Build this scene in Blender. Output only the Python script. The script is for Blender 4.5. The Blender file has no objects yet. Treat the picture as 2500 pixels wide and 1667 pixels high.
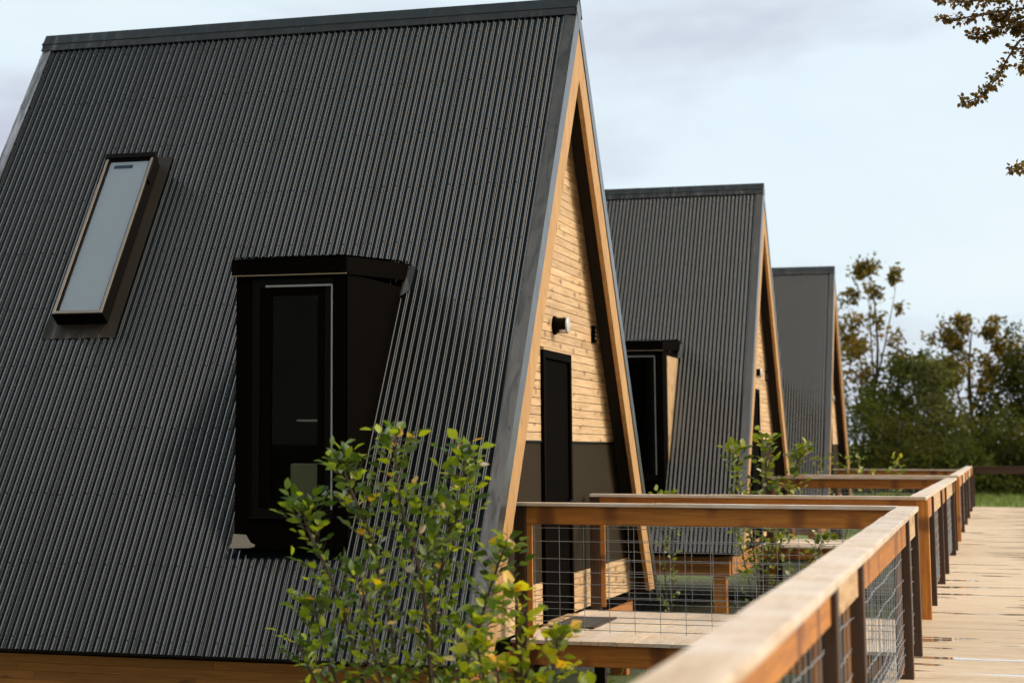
import bpy, math, random
from mathutils import Vector, Matrix, noise
R = math.radians
random.seed(7)
S = bpy.context.scene
COL = S.collection

# ------------------------------------------------------------------ helpers
class MB:
    """collects faces; build() links them as ONE mesh object"""
    def __init__(s): s.v = []; s.f = []; s.m = []; s.smooth = []
    def face(s, pts, m=0, sm=False):
        i = len(s.v); s.v += [tuple(p) for p in pts]; s.f.append(tuple(range(i, i + len(pts)))); s.m.append(m); s.smooth.append(sm)
    def mesh(s, V, F, m=0, sm=False):
        i = len(s.v); s.v += [tuple(p) for p in V]
        for f in F: s.f.append(tuple(k + i for k in f)); s.m.append(m); s.smooth.append(sm)
    def hexa(s, p, m=0):  # p: 8 points, bottom 4 ccw then top 4
        s.mesh(p, [(3, 2, 1, 0), (4, 5, 6, 7), (0, 1, 5, 4), (1, 2, 6, 5), (2, 3, 7, 6), (3, 0, 4, 7)], m)
    def box(s, a, b, m=0):
        x0, y0, z0 = [min(a[k], b[k]) for k in range(3)]; x1, y1, z1 = [max(a[k], b[k]) for k in range(3)]
        s.hexa([(x0, y0, z0), (x1, y0, z0), (x1, y1, z0), (x0, y1, z0), (x0, y0, z1), (x1, y0, z1), (x1, y1, z1), (x0, y1, z1)], m)
    def prism(s, poly, axis, a, b, m=0):
        """extrude a 2-D polygon along an axis (0: poly is y,z  1: poly is x,z  2: poly is x,y)"""
        def P(q, t): return {0: (t, q[0], q[1]), 1: (q[0], t, q[1]), 2: (q[0], q[1], t)}[axis]
        n = len(poly); V = [P(q, a) for q in poly] + [P(q, b) for q in poly]
        F = [tuple(range(n - 1, -1, -1)), tuple(range(n, 2 * n))] + [(k, (k + 1) % n, n + (k + 1) % n, n + k) for k in range(n)]
        s.mesh(V, F, m)
    def tube(s, pts, r, n=6, m=0, sm=True, cap=True):
        pts = [Vector(p) for p in pts]
        if not hasattr(r, '__len__'): r = [r] * len(pts)
        V = []; F = []
        up = Vector((0.13, 0.27, 0.95))
        for i, p in enumerate(pts):
            d = (pts[min(i + 1, len(pts) - 1)] - pts[max(i - 1, 0)]).normalized()
            a = d.cross(up)
            if a.length < 1e-3: a = d.cross(Vector((1, 0, 0)))
            a.normalize(); b = d.cross(a)
            for k in range(n):
                t = 2 * math.pi * k / n; V.append(p + (a * math.cos(t) + b * math.sin(t)) * r[i])
        for i in range(len(pts) - 1):
            for k in range(n):
                F.append((i * n + k, i * n + (k + 1) % n, (i + 1) * n + (k + 1) % n, (i + 1) * n + k))
        if cap: F += [tuple(range(n - 1, -1, -1)), tuple(range((len(pts) - 1) * n, len(pts) * n))]
        s.mesh(V, F, m, sm)
    def build(s, name, mats, parent=None, bevel=0, seg=2):
        me = bpy.data.meshes.new(name); me.from_pydata(s.v, [], s.f)
        if not isinstance(mats, (list, tuple)): mats = [mats]
        for mm in mats: me.materials.append(mm)
        me.polygons.foreach_set('material_index', s.m); me.polygons.foreach_set('use_smooth', s.smooth)
        me.update()
        import bmesh
        bm = bmesh.new(); bm.from_mesh(me); bmesh.ops.recalc_face_normals(bm, faces=bm.faces); bm.to_mesh(me); bm.free()
        o = bpy.data.objects.new(name, me); COL.objects.link(o)
        if parent: o.parent = parent
        if bevel:
            md = o.modifiers.new('Bevel', 'BEVEL'); md.width = bevel; md.segments = seg; md.limit_method = 'ANGLE'; md.angle_limit = R(40)
        return o

def tag(o, label=None, cat=None, group=None, kind=None):
    if label: o['label'] = label
    if cat: o['category'] = cat
    if group: o['group'] = group
    if kind: o['kind'] = kind
    return o
def empty(name, loc, label=None, cat=None, group=None):
    o = bpy.data.objects.new(name, None); COL.objects.link(o); o.location = loc; o.empty_display_size = .2
    return tag(o, label, cat, group)
def bx(name, a, b, mat, parent, bevel=.004):
    m = MB(); m.box(a, b); return m.build(name, mat, parent, bevel)

# ------------------------------------------------------------------ materials
class NT:
    def __init__(s, name):
        s.mat = bpy.data.materials.new(name); s.mat.use_nodes = True; s.t = s.mat.node_tree; s.n = s.t.nodes; s.l = s.t.links
        s.b = s.n['Principled BSDF']; s.out = s.n['Material Output']
    def add(s, typ, **kw):
        n = s.n.new(typ)
        for k, v in kw.items(): setattr(n, k, v)
        return n
    def noise(s, vec, scale, detail=4, rough=.6, w=None):
        n = s.add('ShaderNodeTexNoise'); n.inputs['Scale'].default_value = scale; n.inputs['Detail'].default_value = detail; n.inputs['Roughness'].default_value = rough
        if vec is not None: s.l.new(vec, n.inputs['Vector'])
        return n.outputs['Fac']
    def ramp(s, fac, stops):
        r = s.add('ShaderNodeValToRGB'); e = r.color_ramp.elements
        while len(e) < len(stops): e.new(.5)
        for k, (p, c) in enumerate(stops):
            e[k].position = p; e[k].color = (c[0], c[1], c[2], 1) if hasattr(c, '__len__') else (c, c, c, 1)
        s.l.new(fac, r.inputs['Fac']); return r.outputs['Color']
    def mix(s, fac, a, b, blend='MIX'):
        m = s.add('ShaderNodeMix', data_type='RGBA', blend_type=blend)
        for k, v in ((0, fac), (6, a), (7, b)):
            sock = m.inputs[k]
            if hasattr(v, 'is_linked'): s.l.new(v, sock)
            elif hasattr(v, '__len__'): sock.default_value = (v[0], v[1], v[2], 1)
            else: sock.default_value = v if k == 0 else (v, v, v, 1)
        return m.outputs[2]
    def math(s, op, a, b=0.0, c=0.0):
        m = s.add('ShaderNodeMath', operation=op)
        for k, v in enumerate((a, b, c)):
            if hasattr(v, 'is_linked'): s.l.new(v, m.inputs[k])
            else: m.inputs[k].default_value = v
        return m.outputs[0]
    def coords(s, kind='Object', scale=(1, 1, 1), shift=None):
        tc = s.add('ShaderNodeTexCoord'); mp = s.add('ShaderNodeMapping'); mp.inputs['Scale'].default_value = scale
        src = tc.outputs[kind]
        if shift is not None:
            a = s.add('ShaderNodeVectorMath', operation='ADD'); s.l.new(src, a.inputs[0]); s.l.new(shift, a.inputs[1]); src = a.outputs[0]
        s.l.new(src, mp.inputs['Vector']); return mp.outputs['Vector']
    def bump(s, h, strength=.3, dist=.01):
        b = s.add('ShaderNodeBump'); b.inputs['Strength'].default_value = strength; b.inputs['Distance'].default_value = dist
        s.l.new(h, b.inputs['Height']); s.l.new(b.outputs['Normal'], s.b.inputs['Normal'])
    def col(s, c): s.l.new(c, s.b.inputs['Base Color']) if hasattr(c, 'is_linked') else setattr(s.b.inputs['Base Color'], 'default_value', (*c, 1))
    def rough(s, v): s.l.new(v, s.b.inputs['Roughness']) if hasattr(v, 'is_linked') else setattr(s.b.inputs['Roughness'], 'default_value', v)
    def island(s):
        g = s.add('ShaderNodeNewGeometry'); return g.outputs['Random Per Island']

def plain(name, c, rough=.5, metal=0, spec=.5, ior=1.5):
    t = NT(name); t.b.inputs['IOR'].default_value = ior; t.col(c); t.rough(rough); t.b.inputs['Metallic'].default_value = metal; t.b.inputs['Specular IOR Level'].default_value = spec
    return t.mat

def wood(name, light, dark, axis, knots=.5, rough=.6, vary=.25, grain=1.0, weather=None, knot_scale=7, ksz=1.0, across=False, wet=False, knot_col=None):
    """boards: stretched grain, knots, a shift of tone from board to board"""
    t = NT(name)
    isl = t.island()
    wn = t.add('ShaderNodeTexWhiteNoise', noise_dimensions='1D'); t.l.new(isl, wn.inputs['W'])
    sh = t.add('ShaderNodeVectorMath', operation='SCALE'); t.l.new(wn.outputs['Color'], sh.inputs[0]); sh.inputs['Scale'].default_value = 37.0
    sc = [14, 14, 14]; sc['xyz'.index(axis)] = .9
    v = t.coords('Object', sc, sh.outputs[0])
    g1 = t.noise(v, 2.2 * grain, 6, .65); 
    sc2 = [60, 60, 60]; sc2['xyz'.index(axis)] = 1.6
    v2 = t.coords('Object', sc2, sh.outputs[0]); g2 = t.noise(v2, 2.0, 3, .6)
    c = t.ramp(g1, [(.3, dark), (.55, light), (.8, [x * 1.12 for x in light])])
    c = t.mix(t.math('MULTIPLY', t.ramp(g2, [(.35, 1), (.6, 0)]), .35), c, [x * .7 for x in dark])
    tone = t.math('MULTIPLY_ADD', wn.outputs['Value'], vary, 1 - vary * .6)
    c = t.mix(1.0, c, tone, 'MULTIPLY')
    if knots:
        sk = [.34, .34, .34] if across else [1, 1, 1]; sk['xyz'.index(axis)] = 1.05 if across else .45
        vk = t.coords('Object', sk, sh.outputs[0])
        vo = t.add('ShaderNodeTexVoronoi'); vo.inputs['Scale'].default_value = knot_scale; t.l.new(vk, vo.inputs['Vector'])
        kd = t.math('ADD', vo.outputs['Distance'], t.math('MULTIPLY', t.math('SUBTRACT', t.noise(v, 5, 3), .5), .12))
        kf = t.ramp(kd, [(.03 * ksz, 1), (.10 * ksz, .75), (.16 * ksz, 0)])
        c = t.mix(t.math('MULTIPLY', kf, knots), c, knot_col or [dark[0] * .35, dark[1] * .28, dark[2] * .22])
    if weather:
        w = t.noise(t.coords('Object', (1.3, 1.3, 1.3)), 2.6, 5, .6)
        c = t.mix(t.ramp(w, [(.4, 0), (.62, .75)]), c, weather)
    t.col(c)
    if wet:
        pw = t.noise(t.coords('Object', (.55, 2.6, 1)), 1.25, 3, .5)
        wf = t.ramp(pw, [(.60, 0), (.615, 1)])
        t.rough(t.math('MULTIPLY_ADD', wf, -(rough - .04), rough)); t.l.new(wf, t.b.inputs['Coat Weight']); t.b.inputs['Coat Roughness'].default_value = .02
    else:
        t.rough(t.math('MULTIPLY_ADD', g1, .25, rough - .1))
    if not wet: t.bump(g2, .25, .004)
    return t.mat

M = {}
PINE_L, PINE_D = (.57, .40, .225), (.40, .225, .09)
AMB_L, AMB_D = (.50, .195, .026), (.32, .105, .012)
BRN_L, BRN_D = (.05, .02, .007), (.024, .009, .003)
PALE_L, PALE_D = (.68, .55, .42), (.52, .38, .25)
for ax in 'xyz':
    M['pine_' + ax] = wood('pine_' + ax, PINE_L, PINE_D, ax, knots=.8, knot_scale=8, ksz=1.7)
    M['amber_' + ax] = wood('amber_' + ax, AMB_L, AMB_D, ax, knots=.92, knot_scale=3.6, ksz=2.3, across=True)
    M['brown_' + ax] = wood('brown_' + ax, BRN_L, BRN_D, ax, knots=.5, rough=.55)
    M['pale_' + ax] = wood('pale_' + ax, PALE_L, PALE_D, ax, knots=.5, knot_scale=6, weather=(.58, .55, .52), vary=.3)
M['cap'] = wood('weathered_cap', (.60, .475, .355), (.45, .31, .19), 'y', knots=.35, rough=.45, weather=(.63, .56, .50), vary=.12)
M['cap_x'] = wood('weathered_cap_x', (.60, .50, .40), (.44, .31, .19), 'x', knots=.35, rough=.45, weather=(.60, .57, .55), vary=.12)
M['walk'] = wood('walkway_boards', (.60, .46, .31), (.50, .37, .235), 'x', knots=.4, rough=.55, vary=.13, wet=True, weather=(.58, .46, .33))
M['rafter'] = wood('rafter_wood', (.50, .29, .105), (.36, .17, .045), 'z', knots=.55, knot_scale=6, grain=.8)
M['glulam'] = wood('glulam', (.52, .21, .04), (.34, .12, .018), 'x', knots=.6, knot_scale=5, vary=.45)

def roof_mat(name, c, rough):
    t = NT(name); n = t.noise(t.coords('Object', (1, 1, 1)), 1.1, 5, .6); n2 = t.noise(t.coords('Object', (60, 3, 3)), 2, 3)
    t.col(t.mix(t.math('MULTIPLY', n, .5), c, [x * 1.5 + .002 for x in c]))
    t.rough(t.math('MULTIPLY_ADD', n2, .08, rough - .04)); t.b.inputs['Specular IOR Level'].default_value = .5
    return t.mat
M['roof'] = roof_mat('painted_steel_roof', (.003, .0052, .0064), .10)
def flash_mat():
    t = NT('painted_steel_flashing'); n = t.noise(t.coords('Object', (6, 2.2, 2.2)), 1.3, 2, .4); n2 = t.noise(t.coords('Object', (1, 1, 1)), 9, 4)
    t.col(t.mix(n2, (.012, .015, .017), (.026, .029, .031))); t.rough(t.math('MULTIPLY_ADD', n2, .12, .26))
    t.b.inputs['Specular IOR Level'].default_value = .7; t.b.inputs['Coat Weight'].default_value = .3; t.b.inputs['Coat Roughness'].default_value = .2
    t.bump(n, .5, .03); return t.mat
M['flashing'] = flash_mat()
M['screw'] = plain('screw_head', (.006, .006, .006), .6)
M['black'] = plain('black_panel', (.0026, .0019, .0014), .65, spec=.3, ior=1.08)
M['black_gloss'] = plain('black_frame', (.0028, .0022, .0018), .4, spec=.5, ior=1.16)
M['soffit'] = wood('dark_soffit', (.022, .015, .010), (.010, .007, .005), 'x', knots=0, rough=.7)
M['door'] = plain('black_door', (.0035, .003, .0025), .75, ior=1.04)
M['alu'] = plain('pale_aluminium', (.62, .63, .64), .35, .6)
M['galv'] = plain('galvanised_wire', (.33, .35, .38), .4, .7)
M['panel'] = plain('grey_brown_panel', (.030, .0235, .0155), .75, ior=1.08)
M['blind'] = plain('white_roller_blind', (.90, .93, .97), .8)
M['white'] = plain('white_plastic', (.7, .7, .68), .5)
M['cushion'] = plain('pale_green_cushion', (.30, .33, .24), .9)
def mat_rub():
    t = NT('rubber_mat'); n = t.noise(t.coords('Object', (1, 1, 1)), 60, 3); t.col(t.mix(n, (.03, .027, .024), (.075, .068, .06))); t.rough(.85); t.bump(n, .5, .01); return t.mat
M['mat'] = mat_rub()
def glass_mat(name, tint, refl=1.0):
    t = NT(name); t.n.remove(t.b)
    tr = t.add('ShaderNodeBsdfTransparent'); tr.inputs[0].default_value = (*tint, 1)
    gl = t.add('ShaderNodeBsdfGlossy'); gl.inputs['Roughness'].default_value = .015
    fr = t.add('ShaderNodeFresnel'); fr.inputs[0].default_value = 1.52
    mx = t.add('ShaderNodeMixShader'); t.l.new(t.math('MULTIPLY', fr.outputs[0], refl), mx.inputs[0]); t.l.new(tr.outputs[0], mx.inputs[1]); t.l.new(gl.outputs[0], mx.inputs[2])
    t.l.new(mx.outputs[0], t.out.inputs[0]); return t.mat
M['glass_dark'] = glass_mat('smoked_window_glass', (.55, .55, .5), .22)
M['glass'] = glass_mat('skylight_glass', (.86, .93, .99), 1.4)

def leaf_mat(name, stops, trans=.35, rough=.45):
    t = NT(name); c = t.ramp(t.island(), stops)
    for n in t.n:
        if n.type == 'VALTORGB': n.color_ramp.interpolation = 'LINEAR'
    t.col(c); t.rough(rough); t.b.inputs['Specular IOR Level'].default_value = .45 if rough < .7 else .12
    td = t.add('ShaderNodeBsdfTranslucent'); tc = t.mix(1.0, c, (1.5, 1.45, .7), 'MULTIPLY'); t.l.new(tc, td.inputs[0])
    mx = t.add('ShaderNodeMixShader'); mx.inputs[0].default_value = trans
    t.l.new(t.b.outputs[0], mx.inputs[1]); t.l.new(td.outputs[0], mx.inputs[2]); t.l.new(mx.outputs[0], t.out.inputs[0]); return t.mat
M['leaf'] = leaf_mat('aspen_leaf', [(0, (.04, .075, .018)), (.3, (.085, .14, .012)), (.48, (.11, .17, .06)), (.74, (.24, .32, .015)), (.955, (.36, .41, .02)), (.975, (.62, .34, .015)), (1, (.66, .60, .50))], .45, .28)  # palest ramp stop paints white glints as leaf colour
M['leaf_y'] = leaf_mat('young_yellow_leaf', [(0, (.10, .15, .015)), (.35, (.21, .27, .015)), (.7, (.36, .40, .02)), (.93, (.52, .46, .02)), (1, (.6, .30, .02))], .45, .35)
M['leaf_w'] = leaf_mat('small_shrub_leaf', [(0, (.06, .10, .015)), (.5, (.16, .21, .02)), (.88, (.30, .32, .03)), (.94, (.34, .34, .04)), (1, (.7, .66, .56))])
M['leaf_oak'] = leaf_mat('backlit_leaf', [(0, (.06, .045, .010)), (.6, (.12, .075, .012)), (1, (.22, .11, .014))], .4)
M['tree_a'] = leaf_mat('dark_foliage', [(0, (.024, .029, .007)), (.6, (.044, .050, .010)), (1, (.078, .075, .016))], .4, .85)
M['tree_b'] = leaf_mat('pale_willow_foliage', [(0, (.07, .08, .03)), (.6, (.105, .115, .045)), (1, (.15, .155, .06))], .4, .85)
M['tree_c'] = leaf_mat('olive_foliage', [(0, (.09, .07, .016)), (.6, (.14, .105, .025)), (1, (.24, .16, .035))], .5, .85)
M['tree_d'] = leaf_mat('mid_green_foliage', [(0, (.028, .040, .009)), (.6, (.058, .074, .014)), (1, (.09, .10, .02))], .4, .85)
def bark():
    t = NT('bark'); n = t.noise(t.coords('Object', (8, 8, 2)), 2, 5); t.col(t.mix(n, (.035, .022, .012), (.11, .08, .055))); t.rough(.85); t.bump(n, .6, .03); return t.mat
M['bark'] = bark()
M['twig'] = plain('twig', (.06, .035, .018), .7)
def ground_mat():
    t = NT('grass_and_soil'); v = t.coords('Object', (1, 1, 1))
    a = t.noise(v, .35, 5); b = t.noise(v, 9, 6, .7); d = t.noise(v, 60, 3)
    g = t.mix(b, (.09, .14, .02), (.17, .24, .04)); g = t.mix(t.math('MULTIPLY', d, .35), g, (.06, .09, .015))
    soil = t.mix(b, (.016, .014, .009), (.042, .036, .02))
    # bare soil under and beside the cabins, grass beyond
    sep = t.add('ShaderNodeSeparateXYZ'); t.l.new(v, sep.inputs[0])
    near = t.math('MULTIPLY', t.ramp(t.math('MULTIPLY_ADD', sep.outputs[1], .01, t.math('MULTIPLY', a, .15)), [(.56, 1), (.68, 0)]), .95)
    t.col(t.mix(t.math('MULTIPLY', near, t.ramp(a, [(.36, .5), (.5, 1)])), g, soil)); t.rough(.9); t.bump(b, .8, .05); return t.mat
M['ground'] = ground_mat()
M['blade'] = leaf_mat('grass_blade', [(0, (.06, .095, .018)), (.6, (.12, .175, .03)), (1, (.2, .23, .05))], .3)

# ------------------------------------------------------------------ the cabins
L_, APX, EY, EZ = 5.567, 5.732, 4.0, -.018       # length, ridge height, half width and height of the metal eave
RUN = Vector((0, -EY, EZ - APX)); SL = RUN.length; RUN.normalize()
ANG = math.atan2(APX - EZ, EY)
NRM = Vector((0, -math.sin(ANG), math.cos(ANG)))
def rp(x, s, off=0):       # point on the near roof slope: s down the slope from the ridge
    return Vector((x, 0, APX)) + RUN * s + NRM * off
def rs(z): return (APX - z) / math.sin(ANG)
def hw(z, off=0): return EY * (APX - z) / (APX - EZ) - off / math.sin(ANG)     # half width at height z, off = metres inside the metal
PITCH, AMP = .0612, .0040

def _ss(a, b, u): t = min(1, max(0, (u - a) / (b - a))); return t * t * (3 - 2 * t)
def wave(x):      # wide pan, steep left web; right web stepped to make paired highlight lines
    u = (x / PITCH) % 1.0
    return AMP * (2 * (_ss(.40, .55, u) - .5 * _ss(.60, .70, u) - .5 * _ss(.85, .95, u)) - 1)
def corrugated(mb, x0, x1, s0, s1, f, sheets=True, rows=5, per=20, ends=0):
    """strips of sinus sheet; neighbours lap, so every seam stands a little proud"""
    w = PITCH * 9; k = 0; x = x0
    while x < x1 - 1e-6:
        xe = min(x + w + PITCH * .55, x1); n = max(2, int(round((xe - x) / PITCH * per)))
        tilt = .0016
        V = []; F = []
        for j in range(rows + 1):
            s = s0 + (s1 - s0) * j / rows
            for i in range(n + 1):
                xx = x + (xe - x) * i / n
                V.append(f(xx, s, wave(xx - x0) + tilt * (i / n) * 2))
        for j in range(rows):
            for i in range(n):
                a = j * (n + 1) + i; F.append((a, a + 1, a + n + 2, a + n + 1))
        mb.mesh(V, F, 0, True)
        x += w; k += 1

def flip(p): return Vector((p[0], -p[1], p[2]))

def roof_sheet(parent, cut=None):
    for side in (1, -1):
        mb = MB()
        f = (lambda x, s, o: rp(x, s, o)) if side == 1 else (lambda x, s, o: flip(rp(x, s, o)))
        corrugated(mb, -L_ + .09, -.09, .10, SL, f, rows=10)
        rnd = random.Random(3)
        nrib = int((L_ - .18) / PITCH)
        for r in range(11):
            s = .345 + .655 * r
            if s > SL - .05: s = SL - .11
            for k in range(nrib):
                if k % 2 and k % 9: continue
                x = -L_ + .09 + PITCH * k + PITCH * .57
                if x > -.12: continue
                q = f(x, s + rnd.uniform(-.012, .012), AMP + .001); nn = NRM if side == 1 else flip(NRM)
                a = Vector((1, 0, 0)); b = nn.cross(a)
                ring = [q + (a * math.cos(t * math.pi / 3) + b * math.sin(t * math.pi / 3)) * .0066 for t in range(6)]
                top = [p + nn * .006 for p in ring]
                mb.mesh(ring + top, [(6, 7, 8, 9, 10, 11)] + [(i, (i + 1) % 6, 6 + (i + 1) % 6, 6 + i) for i in range(6)], 1)
        o = mb.build('roof_sheet', [M['roof'], M['screw']], parent)

def slab(mb, y_of, x0, x1, o0, o1, m=0, z_end=None):
    """both legs of the A, between two inward offsets, as a prism along x"""
    zb = EZ if z_end is None else z_end
    a0 = APX - o0 / math.cos(ANG); a1 = APX - o1 / math.cos(ANG)
    for sgn in (1, -1):
        P = [(0, a0), (sgn * hw(zb, o0), zb), (sgn * hw(zb, o1), zb), (0, a1)]
        mb.prism(P, 0, x0, x1, m)

def half(o0, o1, x0, x1, sgn, zb, name, mat, parent, bevel=0):
    a0 = APX - o0 / math.cos(ANG); a1 = APX - o1 / math.cos(ANG)
    mb = MB(); mb.prism([(0, a0), (sgn * hw(zb, o0), zb), (sgn * hw(zb, o1), zb), (0, a1)], 0, x0, x1)
    return mb.build(name, mat, parent, bevel)

def clad_rows(mb, z0, z1, pitch, x, inset, door, m=0):
    z = z0
    rnd = random.Random(11)
    while z < z1 - .01:
        zt = min(z + pitch, z1); a, b = hw(z, inset), hw(zt - .006, inset)
        if b < .02: break
        zc = zt - .006
        segs = [(-1, 1)]
        def put(ya, yb, yc, yd):   # bottom left,right then top right,left
            t = .018 + rnd.uniform(-.0012, .0012)
            mb.hexa([(x - .02, ya, z), (x + t - .018, ya, z), (x + t - .018, yb, z), (x - .02, yb, z),
                     (x - .02, yd, zc), (x + t - .018, yd, zc), (x + t - .018, yc, zc), (x - .02, yc, zc)], m)
        if door and z < door[2] and zt > door[3]:
            put(-a, door[0], door[0], -b)
            # boards run in staggered lengths on the wide side
            put(door[1], a, b, door[1])
        else:
            put(-a, a, b, -b)
        z = zt

def make_cabin(loc, label, group, cheek_tan=False, skylight=True):
    root = empty('a_frame_cabin', loc, label, 'cabin', group)
    roof_sheet(root)
    # underlay body of the roof: dark boards, their underside is the soffit
    for sgn in (1, -1):
        half(.02, .235, -L_ + .03, -.028, sgn, -.03, 'soffit', M['soffit'], root)
    # rafters: golden boards closing both gables
    for sgn in (1, -1):
        half(.165, .44, -.05, -.004, sgn, .02, 'rafter', M['rafter'], root, .006)
        half(.165, .44, -L_ + .004, -L_ + .05, sgn, .02, 'rafter', M['rafter'], root, .006)
    # metal flashing on the gable edges: a band on the slope and a strip on the front
    for sgn in (1, -1):
        fl = flip if sgn == -1 else (lambda p: p)
        for xa, xb, xo in ((-.105, 0.0, .004), (-L_, -L_ + .105, -L_ - .004)):
            mb = MB(); n = 14
            for k in range(n):
                s0, s1 = SL * k / n, SL * (k + 1) / n + (.02 if k < n - 1 else 0)
                lift = -.008 + .001 * (k % 2)
                inn = xa if xo > -.1 else xb; out = xb if xo > -.1 else xa
                t0, t1 = .012, .012
                V = [fl(rp(inn, s0, AMP + t1)), fl(rp(inn, s1, AMP + t1)), fl(rp(out, s1, lift + .006)), fl(rp(out, s0, lift + .006))]
                mb.mesh(V + [fl(rp(inn, s0, -.0)), fl(rp(inn, s1, -.0))], [(0, 1, 2, 3), (0, 1, 5, 4)])
                th = .0 if k % 7 else .001
                V = [fl(rp(out, s0, lift + .006)), fl(rp(out, s1, lift + .006)), fl(rp(out + (.004 if xo > -.1 else -.004), s1, -.155)), fl(rp(out + (.004 if xo > -.1 else -.004), s0, -.155)),
                     fl(rp(out - (.012 if xo > -.1 else -.012), s1, -.158)), fl(rp(out - (.012 if xo > -.1 else -.012), s0, -.158))]
                mb.mesh(V, [(0, 1, 2, 3), (3, 2, 4, 5)])
            for r in range(11):
                for xx, oo, nn in ((out - (.02 if xo > -.1 else -.02), .019, NRM),):
                    q = rp(xx, .345 + .655 * r if r < 10 else SL - .12, oo); a = Vector((1, 0, 0)); b = NRM.cross(a)
                    ring = [fl(q + (a * math.cos(t * math.pi / 3) + b * math.sin(t * math.pi / 3)) * .006) for t in range(6)]
                    top = [p + (fl(NRM) * .005) for p in ring]
                    mb.mesh(ring + top, [(6, 7, 8, 9, 10, 11)] + [(i, (i + 1) % 6, 6 + (i + 1) % 6, 6 + i) for i in range(6)], 1)
            mb.build('verge_flashing', [M['flashing'], M['screw']], root)
    # ridge cap: folded band over both slopes with a stepped lower lip
    mb = MB()
    secs = [(-L_ - .006, -3.9), (-3.94, -2.0), (-2.04, .006)]
    for i, (a, b) in enumerate(secs):
        e = .002 * (i % 2)
        prof = [(.21, AMP + .004), (.21, AMP + .014), (.13, .026 + e), (.125, .034 + e), (.0, .034 + e)]
        for sgn in (1, -1):
            fl = flip if sgn == -1 else (lambda p: p)
            for k in range(len(prof) - 1):
                mb.face([fl(rp(a, prof[k][0], prof[k][1])), fl(rp(b, prof[k][0], prof[k][1])), fl(rp(b, prof[k + 1][0], prof[k + 1][1])), fl(rp(a, prof[k + 1][0], prof[k + 1][1]))])
    mb.build('ridge_cap', M['flashing'], root)
    # gable wall
    DX = -.21; door = (-.87, .33, 2.40, .0)
    mb = MB(); clad_rows(mb, 1.60, 5.32, .0755, DX, .238, door); mb.build('upper_cladding', M['pine_y'], root)
    mb = MB(); clad_rows(mb, .02, .38, .0755, DX, .238, door); mb.build('lower_cladding', M['pine_y'], root)
    mb = MB()
    for ya, yb, yc, yd in ((-hw(.385, .238), -.87, -.87, -hw(1.585, .238)), (.33, hw(.385, .238), hw(1.585, .238), .33)):
        mb.hexa([(DX - .02, ya, .385), (DX - .004, ya, .385), (DX - .004, yb, .385), (DX - .02, yb, .385), (DX - .02, yd, 1.585), (DX - .004, yd, 1.585), (DX - .004, yc, 1.585), (DX - .02, yc, 1.585)])
    mb.build('wall_panel', M['panel'], root)
    bx('drip_strip', (DX - .01, -hw(1.6, .24), 1.585), (DX + .012, -.87, 1.60), M['black_gloss'], root, 0); bx('drip_strip', (DX - .01, .33, 1.585), (DX + .012, hw(1.6, .24), 1.60), M['black_gloss'], root, 0)
    for xa, xb in ((DX - .12, DX - .022), (-L_ + .12, -L_ + .2)):      # wall core behind the cladding, closed at the back gable too
        mb = MB(); mb.prism([(-hw(.0, .24), .0), (hw(.0, .24), .0), (0, APX - .24 / math.cos(ANG))], 0, xa, xb)
        mb.build('wall_core', M['black'], root)
    # door in its black frame
    dr = MB(); dr.box((DX - .015, -.80, .05), (DX + .004, .26, 2.33)); d = dr.build('door', M['door'], root, .003)
    mb = MB(); mb.box((DX - .018, -.87, .02), (DX + .03, -.80, 2.40)); mb.box((DX - .018, .26, .02), (DX + .03, .33, 2.40)); mb.box((DX - .018, -.80, 2.33), (DX + .03, .26, 2.40)); mb.build('door_frame', M['black'], d, .003)
    mb = MB(); mb.tube([(DX + .004, .19, 1.05), (DX + .05, .19, 1.05), (DX + .05, .06, 1.05)], .009, 8); mb.build('door_handle', M['black_gloss'], d)
    bx('threshold', (DX - .02, -.87, .0), (DX + .07, .33, .02), M['pine_y'], d, .003)
    bx('head_trim', (DX - .01, -.88, 2.40), (DX + .035, .34, 2.418), M['pine_y'], d, .002)
    # wall lamp: round drum standing out of the cladding
    mb = MB(); mb.tube([(DX, -.30, 2.645), (DX + .022, -.30, 2.645)], .085, 28); lamp = mb.build('wall_lamp', M['black'], root, .003)
    mb = MB(); mb.tube([(DX + .02, -.30, 2.645), (DX + .13, -.30, 2.645)], .07, 28, cap=False); mb.tube([(DX + .128, -.30, 2.645), (DX + .129, -.30, 2.645)], .066, 28); mb.build('lamp_drum', M['black_gloss'], lamp)
    mb = MB(); mb.tube([(DX + .122, -.30, 2.645), (DX + .138, -.30, 2.645)], .075, 28); mb.build('lamp_rim', M['alu'], lamp, .003)
    mb = MB(); mb.tube([(DX + .06, -.30, 2.63), (DX + .122, -.30, 2.63)], .062, 24); mb.build('lamp_sleeve', M['alu'], lamp)
    # small black box with three white dots
    wb = bx('wall_box', (DX, 1.44, 2.58), (DX + .035, 1.54, 2.75), M['black'], root, .006)
    for z in (2.625, 2.665, 2.705):
        mb = MB(); mb.tube([(DX + .033, 1.49, z), (DX + .038, 1.49, z)], .009, 10); mb.build('indicator_dot', M['white'], wb)
    # floor, base beams and foundation posts
    bx('floor_slab', (-L_ + .15, -3.35, -.12), (-.24, 3.35, -.004), M['black'], root)
    bx('base_board', (-L_ + .1, -3.60, -.085), (-.10, -3.40, .0), M['soffit'], root)
    for sgn in (-1, 1):
        mb = MB(); z = -.36
        for k in range(4):
            xx = -L_ + .1
            while xx < -.25:
                xe = min(xx + random.uniform(.8, 2.2), -.22); e = random.uniform(0, .0012)
                mb.box((xx, sgn * 3.54 - .06 - e, z), (xe - .001, sgn * 3.54 + .06 + e, z + .0645)); xx = xe
            z += .066
        mb.build('base_beam', M['glulam'], root)
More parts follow.
